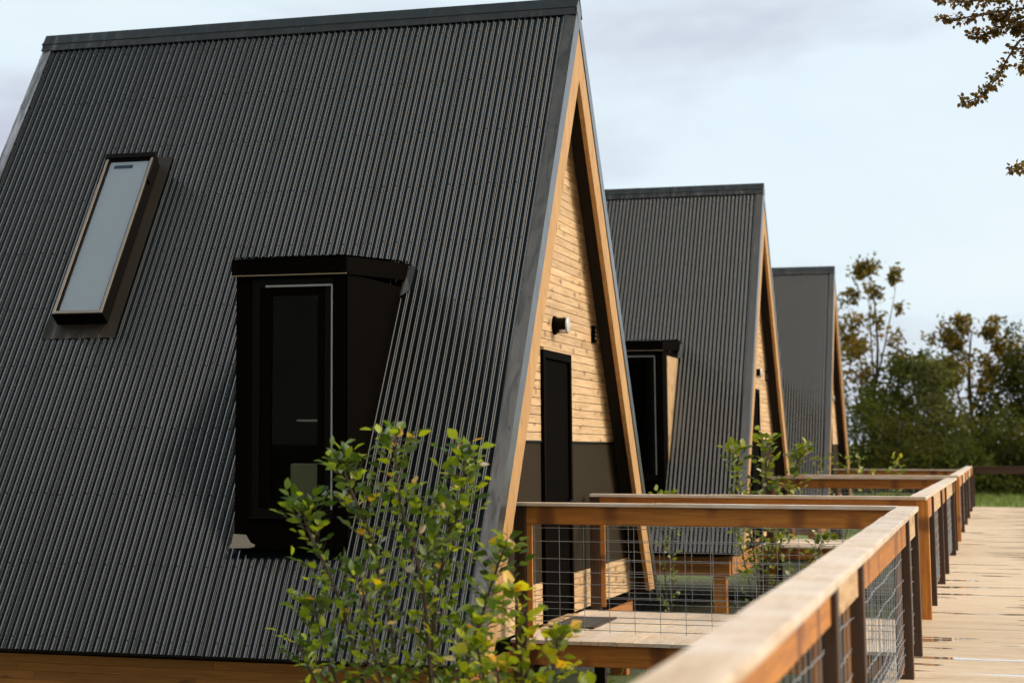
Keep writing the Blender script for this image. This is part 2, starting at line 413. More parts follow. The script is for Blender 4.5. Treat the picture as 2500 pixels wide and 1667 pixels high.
    mb = MB(); mb.box((-.32, -3.47, -.36), (-.20, 3.47, -.10)); mb.build('base_beam', M['glulam'], root)
    for x in (-.36, -2.8, -5.3):
        for y in (-3.54, 3.54): bx('foundation_post', (x - .09, y - .09, -.98), (x + .09, y + .09, -.362), M['amber_z'], root, .006)
    # ---- skylight
    if skylight:
        x0, x1, s0, s1, h = -4.29, -3.795, 1.91, 3.81, .15
        mb = MB(); w = .046
        def fr(xa, xb, sa, sb, oa, ob):
            mb.hexa([rp(xa, sb, oa), rp(xb, sb, oa), rp(xb, sa, oa), rp(xa, sa, oa), rp(xa, sb, ob), rp(xb, sb, ob), rp(xb, sa, ob), rp(xa, sa, ob)])
        fr(x0, x0 + w, s0, s1, .0, h); fr(x1 - w, x1, s0, s1, .0, h); fr(x0 + w, x1 - w, s0, s0 + w, .0, h); fr(x0 + w, x1 - w, s1 - w, s1, .0, h)
        sk = mb.build('skylight', M['black_gloss'], root, .006)
        mb = MB(); g = .018
        fr(x0 + .006, x0 + g + .012, s0 + .03, s1 - .008, h + .001, h + .011); fr(x1 - g - .012, x1 - .006, s0 + .03, s1 - .008, h + .001, h + .011); fr(x0 + g + .012, x1 - g - .012, s1 - g - .02, s1 - .008, h + .001, h + .011)
        mb.build('skylight_trim', M['frame_trim'], sk, .004)
        mb = MB(); fr(x0 - .012, x1 + .012, s0 - .03, s0 + .028, h - .03, h + .02); fr(x0 - .014, x0 + .0, s0, s0 + .32, h - .06, h + .012); fr(x1, x1 + .014, s0, s0 + .32, h - .06, h + .012)
        mb.build('skylight_hood', M['black_gloss'], sk, .004)
        mb = MB(); mb.face([rp(x0 + w, s1 - w, h - .012), rp(x1 - w, s1 - w, h - .012), rp(x1 - w, s0 + w, h - .012), rp(x0 + w, s0 + w, h - .012)]); mb.build('pane', M['glass'], sk)
        mb = MB(); fr(x0 + w, x1 - w, s0 + w, s1 - w, h - .032, h - .024); mb.build('blind', M['blind'], sk)
        mb = MB(); fr(x0 + w + .05, x1 - w - .16, s0 + w + .045, s0 + w + .085, h - .023, h - .018); mb.build('vent_bar', M['vent_grey'], sk, .003)
        # lead-like apron round the frame, dented along the lower edge
        mb = MB(); rnd = random.Random(5)
        fx0, fx1, fs0, fs1 = -4.40, -3.69, 1.80, 3.965
        nx, ns = 14, 20
        V = []; F = []
        for j in range(ns + 1):
            for i in range(nx + 1):
                x = fx0 + (fx1 - fx0) * i / nx; s = fs0 + (fs1 - fs0) * j / ns
                o = AMP + .006
                if j >= ns - 1: o += .006 * math.sin(x * 41) + .002 * rnd.random() - (.004 if j == ns else 0)
                V.append(rp(x, s, o))
        for j in range(ns):
            for i in range(nx):
                a = j * (nx + 1) + i; F.append((a, a + 1, a + nx + 2, a + nx + 1))
        mb.mesh(V, F, 0, True)
        mb.build('apron', M['apron'], sk)
    # ---- dormer box window
    D0, D1, YF = -2.05, -1.145, -3.52
    zt, zb = 2.88, .77
    dm = empty('dormer', (0, 0, 0)); dm.parent = root
    def roofy(z): return -hw(z) - .0
    for x, nm, mt in ((D0, 'cheek', M['black']), (D1, 'cheek', M['black'])):
        mb = MB(); w = .03 if x == D0 else -.03
        mb.prism([(YF + .002, zb), (roofy(zb) + .0, zb - .02), (roofy(zt) + .2, zt), (YF + .002, zt)], 0, x, x + w); mb.build(nm, mt, dm)
    if cheek_tan:
        mb = MB(); mb.prism([(-3.12, 1.23), (roofy(zt - .07) - .02, zt - .07), (-3.12, zt - .07)], 0, D1 + .001, D1 + .012)  # tan pine-toned wedge laid over the dark cheek
        tag(mb.build('cheek_wedge', M['pine_z'], dm), 'tan wedge on the dark cheek of the dormer')
    mb = MB()   # front frame boards round the opening
    mb.box((D0, YF, zb), (-1.925, YF + .05, zt)); mb.box((-1.245, YF, zb), (D1, YF + .05, zt)); mb.box((-1.925, YF, zb), (-1.245, YF + .05, .99)); mb.box((-1.925, YF, 2.845), (-1.245, YF + .05, zt))
    mb.build('front_panel', M['black'], dm, .003)
    mb = MB()
    for a, b in (((-1.925, .99), (-1.855, 2.845)), ((-1.315, .99), (-1.245, 2.845)), ((-1.855, .99), (-1.315, 1.06)), ((-1.855, 2.775), (-1.315, 2.845))): mb.box((a[0], YF + .012, a[1]), (b[0], YF + .06, b[1]))
    wn = mb.build('window_frame', M['black_gloss'], dm, .003)
    mb = MB()
    for a, b in (((-1.855, 1.06), (-1.765, 2.775)), ((-1.38, 1.06), (-1.315, 2.775)), ((-1.765, 1.06), (-1.38, 1.125)), ((-1.765, 2.71), (-1.38, 2.775))): mb.box((a[0], YF + .02, a[1]), (b[0], YF + .055, b[1]))
    mb.build('sash', M['black'], wn, .003)
    mb = MB(); mb.face([(-1.765, YF + .04, 1.125), (-1.38, YF + .04, 1.125), (-1.38, YF + .04, 2.71), (-1.765, YF + .04, 2.71)]); mb.build('pane', M['glass_dark'], wn)
    bx('gasket_strip', (-1.805, YF - .004, 2.775), (-1.262, YF + .012, 2.792), M['strip'], wn, .002)
    bx('gasket_strip', (-1.262, YF - .004, 1.06), (-1.250, YF + .012, 2.79), M['strip'], wn, .002)
    bx('sill', (-1.93, YF - .03, .985), (-1.24, YF + .02, 1.0), M['black_gloss'], wn, .003)
    mb = MB(); mb.prism([(roofy(1.0) - .1, 1.0), (roofy(2.8) - .1, 2.8), (roofy(2.8) - .09, 2.8), (roofy(1.0) - .09, 1.0)], 0, D0 + .04, D1 - .04); mb.build('lining', M['black'], dm)
    # fascia, three sides, standing a little proud of the box
    mb = MB(); mb.box((D0 - .03, YF - .035, 2.865), (D1 + .02, YF - .002, 3.0)); mb.build('fascia', M['black'], dm, .004)
    for x, w in ((D0 - .03, .028), (D1 - .002, .022)):
        mb = MB(); mb.prism([(YF - .0, 2.865), (roofy(2.95) + .25, 2.96), (roofy(3.09) + .25, 3.11), (YF - .0, 3.0)], 0, x, x + w); mb.build('fascia', M['black'], dm)
    bx('drip_edge', (D0 - .028, YF - .042, 2.862), (D1 + .02, YF - .03, 2.872), M['drip'], dm, .002)
    mb = MB(); corrugated(mb, D0 - .04, D1 + .0, 0, 1.75, lambda x, s, o: Vector((x, YF - .05 + s, 3.012 + s * .062 + o)), rows=3)
    mb.build('dormer_roof', M['roof'], dm)
    mb = MB(); mb.face([rp(D1 + .0, rs(3.02), .02), rp(D1 + .085, rs(3.06), .012), rp(D1 + .075, rs(2.85), .012), rp(D1 + .0, rs(2.78), .03)]); mb.face([rp(D1 - .25, rs(3.10), .05), rp(D1 + .085, rs(3.06), .012), rp(D1 + .0, rs(3.02), .03), rp(D1 - .2, rs(3.04), .06)]); mb.build('corner_flashing', M['flashing'], dm)
    mb = MB(); mb.prism([(-2.085, .758), (-2.06, .80), (-2.045, .868), (-1.94, .862), (-1.90, .80), (-1.865, .79), (-1.87, .772), (-1.92, .762)], 1, YF - .034, YF - .031)
    tag(mb.build('corner_flashing', M['patch'], dm), 'crumpled pale metal flashing patch at the lower corner of the dormer')
    bx('skirt', (D0, YF - .03, .755), (D1, YF + .03, .80), M['black'], dm)
    return root

M['frame_trim'] = plain('brown_grey_trim', (.22, .19, .16), .35, .3)
M['vent_grey'] = plain('vent_grey', (.12, .16, .2), .5)
M['apron'] = roof_mat('apron_metal', (.022, .018, .013), .30)
M['strip'] = plain('bright_strip', (.25, .26, .26), .4, .3)
M['drip'] = plain('dusty_drip_edge', (.16, .12, .07), .6)
M['patch'] = plain('raw_metal_patch', (.30, .255, .215), .5, .2)

CAB = [((-3.57, 17.7, 0), 'largest black corrugated A-frame cabin, nearest the camera, with a tall skylight and dark dormer', False),
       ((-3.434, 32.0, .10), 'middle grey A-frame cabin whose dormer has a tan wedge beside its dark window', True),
       ((-3.433, 46.8, .07), 'smallest and farthest grey A-frame cabin, standing before the trees', False)]
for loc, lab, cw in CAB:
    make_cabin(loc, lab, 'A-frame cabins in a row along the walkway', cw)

# things behind the dormer glass of the first cabin
c0 = Vector(CAB[0][0])
mb = MB(); mb.box((-1.64, -3.40, 1.13), (-1.36, -3.28, 1.41)); o = mb.build('cushion', M['cushion'], None, .02, 4); o.location = c0
tag(o, 'pale green cushion standing behind the dark dormer glass', 'cushion')
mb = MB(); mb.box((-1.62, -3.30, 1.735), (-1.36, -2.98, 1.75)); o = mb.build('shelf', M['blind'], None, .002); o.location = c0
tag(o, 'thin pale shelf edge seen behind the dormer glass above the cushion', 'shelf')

# ------------------------------------------------------------------ railings
WZ = [.899, .793, .656, .552, .459, .363, .315, .264, .209, .166, .104]
def wires(p0, p1, parent, bent=0, seed=1, rad=.0027, mat='galv'):
    """hog-wire panel between two plan points"""
    rnd = random.Random(seed)
    a, b = Vector((*p0, 0)), Vector((*p1, 0)); d = (b - a); n = max(1, int(d.length / .2)); u = d.normalized(); off = (d.length - n * .2) / 2
    mb = MB(); nrm = Vector((-u.y, u.x, 0))
    for z in WZ:
        ph = rnd.uniform(0, 6)
        if bent:
            k = int(d.length / .05)
            pts = [a + u * (d.length * i / k) + nrm * (bent * math.sin(i * 1.57 + ph) + bent * 1.5 * math.sin(i * .21 + ph)) + Vector((0, 0, z + bent * .6 * math.sin(i * .9 + ph))) for i in range(k + 1)]
        else: pts = [a + Vector((0, 0, z)), a + d * .5 + Vector((0, 0, z + rnd.uniform(-.003, .003))), b + Vector((0, 0, z))]
        mb.tube(pts, rad, 4, cap=False)
    for i in range(n + 1):
        q = a + u * (off + i * .2) + nrm * .005
        mb.tube([q + Vector((0, 0, .085)), q + Vector((rnd.uniform(-.003, .003), 0, .5)), q + Vector((0, 0, .915))], rad, 4, cap=False)
    return mb.build('wire_mesh', M[mat], parent)

def cap_rail(p0, p1, w, z0, z1, mat, parent, z0b=None, jitter=.0):
    a, b = Vector((*p0, 0)), Vector((*p1, 0)); u = (b - a).normalized(); n = Vector((-u.y, u.x, 0)) * w / 2
    dz = 0 if z0b is None else z0b
    mb = MB(); t = z1 - z0
    k = max(2, int((b - a).length / .35)); V = []; F = []; rnd = random.Random(4)
    for i in range(k + 1):
        c = a + (b - a) * i / k; e = n * (1 + rnd.uniform(-jitter, jitter)); up = rnd.uniform(-.002, .002) if jitter else 0
        V += [c - e + Vector((0, 0, z0)), c + e + Vector((0, 0, z0)), c + e + Vector((0, 0, z1 + up)), c - e + Vector((0, 0, z1 + up))]
    for i in range(k):
        for q in range(4): F.append((4 * i + q, 4 * i + (q + 1) % 4, 4 * i + 4 + (q + 1) % 4, 4 * i + 4 + q))
    F += [(3, 2, 1, 0), tuple(4 * k + q for q in range(4))]
    mb.mesh(V, F); return mb.build('cap_rail', mat, parent, .005)

def post(x, y, mat, parent, z0=-.35, z1=1.069, w=.095, lean=0):
    mb = MB(); mb.hexa([(x - w / 2 , y - w / 2, z0), (x + w / 2, y - w / 2, z0), (x + w / 2, y + w / 2, z0), (x - w / 2, y + w / 2, z0), (x - w / 2, y - w / 2, z1), (x + w / 2, y - w / 2, z1), (x + w / 2, y + w / 2, z1), (x - w / 2, y + w / 2, z1)])
    return mb.build('post', mat, parent, .008, 3)

def walk_side(root, x, ys, y0, y1, capw, xa, xb, corner, bent):
    """the run along the walkway: x = centre line of posts, ys = posts, cap from (xa,y0) to (xb,y1)"""
    cap_rail((xa, y0), (xb, y1), capw, 1.071, 1.103, M['cap'], root, jitter=.02)
    e = [y0 - .05] + list(ys) + [y1 + .05]
    for y in ys: post(x, y, M['amber_z'] if y in corner else M['brown_z'], root, w=.112)
    for i in range(len(ys) - 1):
        a, b = ys[i] + .049, ys[i + 1] - .049
        bx('rail_board', (x - .012, a, .882), (x + .033, b, 1.070), M['pine_y'] if i % 2 else M['amber_y'], root)
        wires((x + .004, a), (x + .004, b), root, bent, 3 + i)
        for yy in (a, b - .022): bx('batten', (x - .035, yy, .03), (x - .005, yy + .022, .925), M['amber_z'], root, .002)

def cross_side(root, y, xa, xb, capx, face=-1):
    """the run from the walkway to the cabin: front face of the board looks towards -y"""
    # the cap in two lengths, the second a little lower
    xm = xa + (xb - xa) * .36
    cap_rail((xa - .04, y - .002), (xm - .002, y - .002), .15, 1.071, 1.100, M['cap_x'], root)
    cap_rail((xm, y), (capx, y), .15, 1.071, 1.103, M['cap_x'], root)
    post(xa, y, M['brown_z'], root)
    bx('rail_board', (xa + .049, y - .035, .928), (xb - .049, y + .01, 1.070), M['amber_x'], root, .006)
    wires((xa + .05, y + .012), (xb - .05, y + .012), root, 0, 9)
    for xx in (xa + .05, xb - .095): bx('batten', (xx, y - .03, .03), (xx + .045, y + .008, .926), M['amber_z'], root, .003)

GR = 'timber and wire railings along the walkway'
r0 = empty('railing', (0, 0, 0), 'nearest timber and wire railing, its pale cap running out of the bottom of the picture', 'railing', GR)
walk_side(r0, -.628, [-.8, .75, 2.65, 7.5, 9.0, 13.85, 15.43], -1.0, 15.36, .155, -.530, -.640, (), .0035)
cross_side(r0, 15.44, -3.64, -.628, -.72)
r1 = empty('railing', (0, 0, 0), 'middle timber and wire railing with a cross rail at each end', 'railing', GR)
walk_side(r1, -.655, [18.72, 20.4, 23.67, 25.66, 30.19, 31.75], 18.64, 31.9, .155, -.695, -.66, (18.72,), .0025)
cross_side(r1, 18.72, -3.68, -.655, -.772)
cross_side(r1, 31.80, -3.45, -.655, -.74)
r2 = empty('railing', (0, 0, 0), 'farthest timber railing on the left edge of the walkway, meeting the end rail', 'railing', GR)
walk_side(r2, -.655, [34.85, 38.7, 42.8, 46.9, 52.0, 56.0], 34.77, 56.1, .155, -.69, -.70, (34.85,), .0)
cross_side(r2, 34.85, -3.45, -.655, -.77)
cross_side(r2, 46.0, -3.5, -.655, -.77)
r3 = empty('railing', (0, 0, 0), 'low brown railing with wire mesh closing the far end of the walkway', 'railing', GR)
cap_rail((-.78, 56.25), (3.4, 56.25), .15, 1.071, 1.103, M['brown_x'], r3)
bx('rail_board', (-.55, 56.22, .90), (3.35, 56.27, 1.07), M['brown_x'], r3)
for x in (-.62, 1.5, 3.35): post(x, 56.25, M['brown_z'], r3)
wires((-.55, 56.28), (3.3, 56.28), r3, rad=.0016, mat='black_gloss')

# ------------------------------------------------------------------ entry decks
for i, (y0, y1, cy, lab) in enumerate(((15.60, 18.62, 17.7, 'pale timber entry deck of the nearest cabin, with a dark mat lying on it'), (31.95, 34.75, 32, 'pale timber entry deck of the middle cabin, glimpsed behind the shrub and wire mesh'), (46.1, 49.0, 46.8, 'pale timber entry deck of the farthest cabin'))):
    dk = empty('entry_deck', (0, 0, 0), lab, 'deck', 'entry decks between walkway and cabins')
    mb = MB(); x = -3.775; rnd = random.Random(2 + i)
    while x < -.80:
        xe = x + .1445; a, b = y0 - rnd.uniform(0, .006), y1
        cuts = [a] + sorted(rnd.uniform(a + .5, b - .5) for _ in range(1)) + [b]
        for ca, cb in zip(cuts, cuts[1:]): mb.box((x, ca + .001, -.028 + rnd.uniform(-.001, .001)), (min(xe, -.766) - .0045, cb - .001, rnd.uniform(-.0015, .0015)))
        x = xe
    mb.build('deck_board', M['pale_y'], dk)
    bx('edge_beam', (-3.77, y0 + .03, -.20), (-.77, y0 + .075, -.030), M['amber_x'], dk)
    bx('edge_beam', (-3.77, y1 - .08, -.20), (-.77, y1 - .03, -.030), M['amber_x'], dk)
    for x in (-3.6, -2.2): bx('deck_post', (x - .05, y0 + .08, -.98), (x + .05, y0 + .18, -.03), M['brown_z'], dk); bx('deck_post', (x - .05, y1 - .2, -.98), (x + .05, y1 - .1, -.03), M['brown_z'], dk)
mt = MB(); mt.box((-3.70, 16.70, .003), (-3.34, 17.74, .016)); o = mt.build('doormat', M['mat'], None, .004); tag(o, 'dark doormat with a thin timber edge on the pale entry deck', 'doormat')
mt = MB(); mt.box((-3.335, 16.68, .003), (-3.305, 17.76, .02)); mt.build('mat_edge', M['brown_y'], o, .003)

# ------------------------------------------------------------------ walkway
mb = MB(); y = -4.0; rnd = random.Random(12)
while y < 56.4:
    ye = y + .1445; xl = -.768
    t = rnd.uniform(-.0009, .0009)
    joints = [xl, rnd.choice((1.1, 2.2, 3.0)), 3.5]
    for a, b in zip(joints, joints[1:]):
        mb.box((a + .001, y + .0045, -.028), (b - .001, ye - .0045, t))
    y = ye
tag(mb.build('walkway', M['walk']), kind='structure')
mb = MB()
for x in (-.55, .6, 1.7, 2.8, 3.4): mb.box((x - .03, -4, -.20), (x + .03, 56.4, -.030))
mb.box((-.80, -4, -.22), (-.772, 56.4, -.01))
wj = mb.build('walkway_joists', M['brown_y']); tag(wj, kind='structure')

# ------------------------------------------------------------------ ground
mb = MB(); n = 90
def gh(x, y):
    d = math.hypot(x, y - 30)
    h = -.93 + .05 * noise.noise(Vector((x * .35, y * .35, 0))) + .25 * noise.noise(Vector((x * .02, y * .02, 4)))
    t = min(1, max(0, (y - 57) / 28)); h += .52 * t * t * (3 - 2 * t)
    if d > 200: h += min(4, (d - 200) * .01)
    return h
xs = [-900, -500, -300, -200, -130, -90] + [-70 + k * 2 for k in range(66)] + [70, 100, 150, 250, 500, 900]
ys = [-500, -250, -120, -60, -30] + [-20 + k * 2 for k in range(70)] + [130, 150, 190, 260, 400, 700, 1200]
V = [(x, y, gh(x, y)) for y in ys for x in xs]; nx = len(xs)
F = [(j * nx + i, j * nx + i + 1, (j + 1) * nx + i + 1, (j + 1) * nx + i) for j in range(len(ys) - 1) for i in range(nx - 1)]
mb.mesh(V, F, 0, True); tag(mb.build('ground', M['ground']), kind='structure')
mb = MB(); rnd = random.Random(21)
for k in range(6000):
    x, y = rnd.uniform(-9.5, -.85), 8 + 42 * rnd.random() ** 1.2
    h = rnd.uniform(.06, .22); a = rnd.uniform(0, 6.28); w = .006; z = gh(x, y) - .01; lx, ly = rnd.uniform(-.08, .08), rnd.uniform(-.08, .08)
    dx, dy = math.cos(a) * w, math.sin(a) * w
    mb.face([(x - dx, y - dy, z), (x + dx, y + dy, z), (x + lx, y + ly, z + h)])
for k in range(14000):
    x, y = rnd.uniform(-5, 6), rnd.uniform(58, 92)
    h = rnd.uniform(.1, .3); a = rnd.uniform(0, 6.28); w = .02; z = gh(x, y) - .01
    dx, dy = math.cos(a) * w, math.sin(a) * w
    mb.face([(x - dx, y - dy, z), (x + dx, y + dy, z), (x + rnd.uniform(-.1, .1), y + rnd.uniform(-.1, .1), z + h)])
tag(mb.build('grass', M['blade']), 'short rough grass beneath and beyond the cabins', 'grass', kind='stuff')

# ------------------------------------------------------------------ plants
def leaf(mb, p, d, up, L, W, m=0, fold=.25):
    d = d.normalized(); s = d.cross(up)
    if s.length < 1e-3: s = d.cross(Vector((1, 0, 0)))
    s.normalize(); n = s.cross(d)
    def q(t, w, c=0): return p + d * (L * t) + s * (W * w) + n * (abs(w) * W * fold - L * .12 * t * t)
    V = [q(0, 0), q(.22, -.36), q(.22, .36), q(.5, -.5), q(.5, 0), q(.5, .5), q(.8, -.24), q(.8, .24), q(1, 0), q(.22, 0), q(.8, 0)]
    mb.mesh(V, [(0, 9, 1), (0, 2, 9), (1, 9, 4, 3), (9, 2, 5, 4), (3, 4, 10, 6), (4, 5, 7, 10), (6, 10, 8), (10, 7, 8)], m, True)

def bez(pts, n):
    pts = [Vector(p) for p in pts]; out = []
    segs = len(pts) - 1
    for i in range(n + 1):
        t = i / n * segs; k = min(int(t), segs - 1); f = t - k
        p0 = pts[max(k - 1, 0)]; p1 = pts[k]; p2 = pts[k + 1]; p3 = pts[min(k + 2, segs)]
        out.append(.5 * ((2 * p1) + (p2 - p0) * f + (2 * p0 - 5 * p1 + 4 * p2 - p3) * f * f + (3 * p1 - p0 - 3 * p2 + p3) * f ** 3))
    return out

def shrub(name, base, stems, label, leafmat, seed, L=(.045, .08), twig=(.08, .28), step=.055, leafstep=.035, group=None, lowleaf=.15, top=1.0):
    root = empty(name, base, label, 'shrub', group); rnd = random.Random(seed); B = Vector(base)
    st, lv = MB(), MB()
    for pts in stems:
        P = bez([Vector(p) - B for p in pts], 22); n = len(P)
        P = [Vector((p.x, p.y, p.z * top)) for p in P]
        st.tube(P, [.011 * (1 - .8 * i / n) + .002 for i in range(n)], 6)
        Ltot = sum((P[i + 1] - P[i]).length for i in range(n - 1)); m = int(Ltot / step)
        for k in range(int(m * lowleaf), m + 1):
            f = k / m; q = f * (n - 1); i = min(int(q), n - 2); p = P[i].lerp(P[i + 1], q - i); ax = (P[i + 1] - P[i]).normalized()
            a = k * 2.4 + rnd.uniform(-.6, .6); side = Vector((math.cos(a), math.sin(a), 0))
            tl = rnd.uniform(*twig) * (1.05 - .6 * f)
            d = (side * rnd.uniform(.6, 1) + ax * rnd.uniform(.4, .9)).normalized()
            e = p + d * tl; mid = p.lerp(e, .5) + Vector((0, 0, -.01))
            if tl > .05: st.tube([p, mid, e], [.003, .0022, .0012], 4)
            nl = max(1, int(tl / leafstep))
            for j in range(nl + 1):
                g = (j + .6) / (nl + .6); pp = p.lerp(e, min(g, 1)); b = rnd.uniform(0, 6.28)
                o = (Vector((math.cos(b), math.sin(b), rnd.uniform(-.35, .7))) * .8 + d * .7).normalized()
                ll = rnd.uniform(*L) * (.6 + .45 * f); lv_up = Vector((rnd.uniform(-.8, .8), rnd.uniform(-.8, .8), 1)).normalized()
                leaf(lv, pp + o * .012, o, lv_up, ll, ll * rnd.uniform(.62, .85))
        tip = P[-1]
        for j in range(2):
            b = rnd.uniform(0, 6.28); leaf(lv, tip, Vector((math.cos(b) * .6, math.sin(b) * .6, .9)), Vector((0, 1, .3)), rnd.uniform(*L), rnd.uniform(*L) * .7)
    st.build('stem', M['twig'], root); lv.build('leaves', leafmat, root)
    return root
b = (-2.74, 9.5, -.93)
shrub('shrub', b, [
    [b, (-2.70, 9.5, .1), (-2.74, 9.48, .9), (-2.86, 9.45, 1.40), (-2.87, 9.45, 1.70)],
    [(-2.76, 9.52, -.9), (-2.86, 9.5, .3), (-3.0, 9.55, 1.05), (-3.13, 9.5, 1.42), (-3.17, 9.5, 1.56)],
    [(-2.73, 9.5, -.9), (-2.72, 9.55, .5), (-2.66, 9.6, 1.1), (-2.56, 9.55, 1.38), (-2.53, 9.5, 1.58)],
    [(-2.72, 9.5, -.9), (-2.62, 9.6, .2), (-2.46, 9.6, .8), (-2.34, 9.55, 1.12)],
    [(-2.78, 9.5, -.9), (-2.95, 9.4, .1), (-3.12, 9.35, .8), (-3.30, 9.35, 1.2), (-3.33, 9.35, 1.31)],
    [(-2.78, 9.5, -.9), (-3.0, 9.45, -.1), (-3.18, 9.4, .45), (-3.30, 9.4, .82)],
    [(-2.78, 9.5, -.9), (-3.05, 9.6, -.2), (-3.30, 9.6, .3), (-3.44, 9.6, .58)],
    [(-2.72, 9.5, -.9), (-2.62, 9.4, -.1), (-2.52, 9.35, .4), (-2.42, 9.3, .75)],
    [(-2.74, 9.45, -.9), (-2.80, 9.3, 0), (-2.92, 9.25, .6), (-3.0, 9.25, 1.0)],
    [(-2.74, 9.45, -.9), (-2.72, 9.6, .0), (-2.74, 9.7, .9), (-2.74, 9.7, 1.35)],
], 'tall leafy aspen shrub standing in front of the nearest cabin roof', M['leaf'], 31, L=(.05, .082), step=.034, leafstep=.040, lowleaf=.18, twig=(.1, .34), top=.955)
b = (-2.12, 9.0, -.93)
shrub('shrub', b, [
    [b, (-2.12, 9.0, .1), (-2.13, 9.0, .6), (-2.15, 9.0, .86)],
    [(-2.14, 9, -.9), (-2.24, 9.05, 0), (-2.32, 9.05, .45), (-2.34, 9.0, .6)],
    [(-2.10, 9, -.9), (-2.04, 9.0, .1), (-1.98, 9.0, .5), (-1.95, 9.0, .66)],
    [(-2.10, 9, -.9), (-2.0, 8.9, .0), (-1.86, 8.9, .28), (-1.80, 8.9, .40)],
    [(-2.12, 9, -.9), (-2.16, 8.9, .0), (-2.2, 8.9, .35), (-2.22, 8.9, .52)],
    [(-2.12, 9, -.9), (-2.3, 9.1, -.1), (-2.42, 9.1, .25), (-2.46, 9.1, .36)],
], 'low yellow-green shrub beside the foot of the nearest cabin', M['leaf_y'], 8, L=(.055, .085), twig=(.08, .24), step=.045, leafstep=.036, lowleaf=.3)
b = (-2.68, 24, -.93)
shrub('shrub', b, [
    [b, (-2.7, 24, .3), (-2.64, 24, 1.1), (-2.62, 24, 1.66)],
    [b, (-2.8, 24, .3), (-2.92, 24, .9), (-2.98, 24, 1.32), (-3.0, 24, 1.5)],
    [b, (-2.5, 24, .3), (-2.36, 24, .9), (-2.28, 24, 1.3), (-2.2, 24, 1.48)],
    [b, (-2.6, 23.8, .2), (-2.45, 23.8, .6), (-2.3, 23.8, .85)],
    [b, (-2.9, 24.2, .0), (-3.0, 24.2, .5), (-3.05, 24.2, .9)],
    [b, (-2.4, 24.2, -.2), (-2.15, 24.2, .2), (-2.0, 24.2, .45)],
    [b, (-2.3, 23.9, -.3), (-2.05, 23.9, .0), (-1.85, 23.9, .22)],
], 'thin flowering shrub with pale specks between the second and third cross rails', M['leaf_w'], 15, L=(.07, .12), twig=(.12, .36), step=.05, leafstep=.05, lowleaf=.2)
for k, (px, py, h, lab) in enumerate(((-2.9, 37.5, 1.35, 'small green shrub in front of the farthest cabin'), (-2.2, 38.5, 1.1, 'low bushy plant behind the third cross rail'), (-3.9, 24.5, .95, 'little plant poking up at the eave foot of the middle cabin'), (-2.3, 50.5, 1.35, 'small pointed shrub rising over the farthest cross rail'))):
    b = (px, py, -.93)
    shrub('shrub', b, [[b, (px + dx * .5, py, h * .3 - .3), (px + dx, py + .05, h)] for dx in ((-.25, 0, .28, .5) if k < 2 else (-.1, .08))], lab, M['leaf_w'] if k != 3 else M['leaf_y'], 40 + k, L=(.06, .1), twig=(.1, .3), step=.08, leafstep=.06, lowleaf=.2)

# ------------------------------------------------------------------ trees
def clump_leaf(mb, p, size, rnd):
    a = Vector((rnd.gauss(0, 1), rnd.gauss(0, 1), rnd.gauss(0, 1))).normalized(); b = a.cross(Vector((rnd.gauss(0, 1), rnd.gauss(0, 1), rnd.gauss(0, 1)))).normalized()
    l, w = size * rnd.uniform(.7, 1.3), size * rnd.uniform(.35, .6)
    mb.face([p - a * l * .5, p + b * w * .5 - a * l * .05, p + a * l * .5, p - b * w * .5 + a * .05 * l])

def tree(name, x, y, H, lobes, label, mat, seed, size=.25, dens=1.0, trunk_r=.16, group='trees at the edge of the field', spire=()):
    """trunk with limbs into every lobe; a lobe is (dx, dy, z, rx, rz, leaves)"""
    z0 = gh(x, y) - .7
    root = empty(name, (x, y, z0), label, 'tree', group); rnd = random.Random(seed)
    tr, cr = MB(), MB()
    P = bez([(0, 0, 0), (rnd.uniform(-.2, .2), 0, H * .3), (rnd.uniform(-.4, .4), 0, H * .6), (rnd.uniform(-.3, .3), 0, H * .86)], 10)
    tr.tube(P, [trunk_r * (1 - .85 * i / 10) for i in range(11)], 8)
    for dx, dy, z, rx, rz, n in lobes:
        c = Vector((dx, dy, z)); s = P[min(10, max(1, int(z / H * 9) - 2))]
        tr.tube([s, s.lerp(c, .5) + Vector((0, 0, -.15)), c], [.06, .04, .015], 5)
        nb = max(4, int(n / 60)); cl = []
        for _ in range(nb):
            v = Vector((rnd.gauss(0, 1), rnd.gauss(0, 1), rnd.gauss(0, 1))).normalized() * rnd.uniform(.35, 1) ** .6
            cl.append((c + Vector((v.x * rx, v.y * rx, v.z * rz)), rnd.uniform(.22, .5) * min(rx, rz) + .15))
        for q, _ in cl[::2]: tr.tube([c, q], [.014, .005], 3)
        for _ in range(int(n * dens)):
            q, r = rnd.choice(cl); v = Vector((rnd.gauss(0, .5), rnd.gauss(0, .5), rnd.gauss(0, .5))) * r
            clump_leaf(cr, q + v, size, rnd)
    tr.build('trunk', M['bark'], root); cr.build('crown', mat, root)
    return root
def px(u, Y):       # plan position helper for the tree belt: picture column -> X at that depth (survey of the photograph)
    t = (u - 814.2) / 4729.3; dx = -.31907 + .94701 * t; dy = .93987 + .32119 * t
    return dx / dy * Y
Y0 = 100
tree('tall_tree', px(2118, 100), 100, 12.2, [(-.9, 0, 8.9, 1.1, 1.7, 480), (-.1, 0, 10.2, .8, 1.7, 460), (1.2, 0, 10.4, .35, 1.4, 170), (-.3, 0, 7.2, 1.8, 1.4, 700), (1.2, 0, 7.4, 1.0, 1.6, 330), (-1.3, 0, 5.2, 1.4, 1.3, 420), (.6, 0, 4.6, 1.6, 1.2, 500)], 'tall loose olive tree with two thin spires beside the farthest cabin', M['tree_c'], 1, .32)
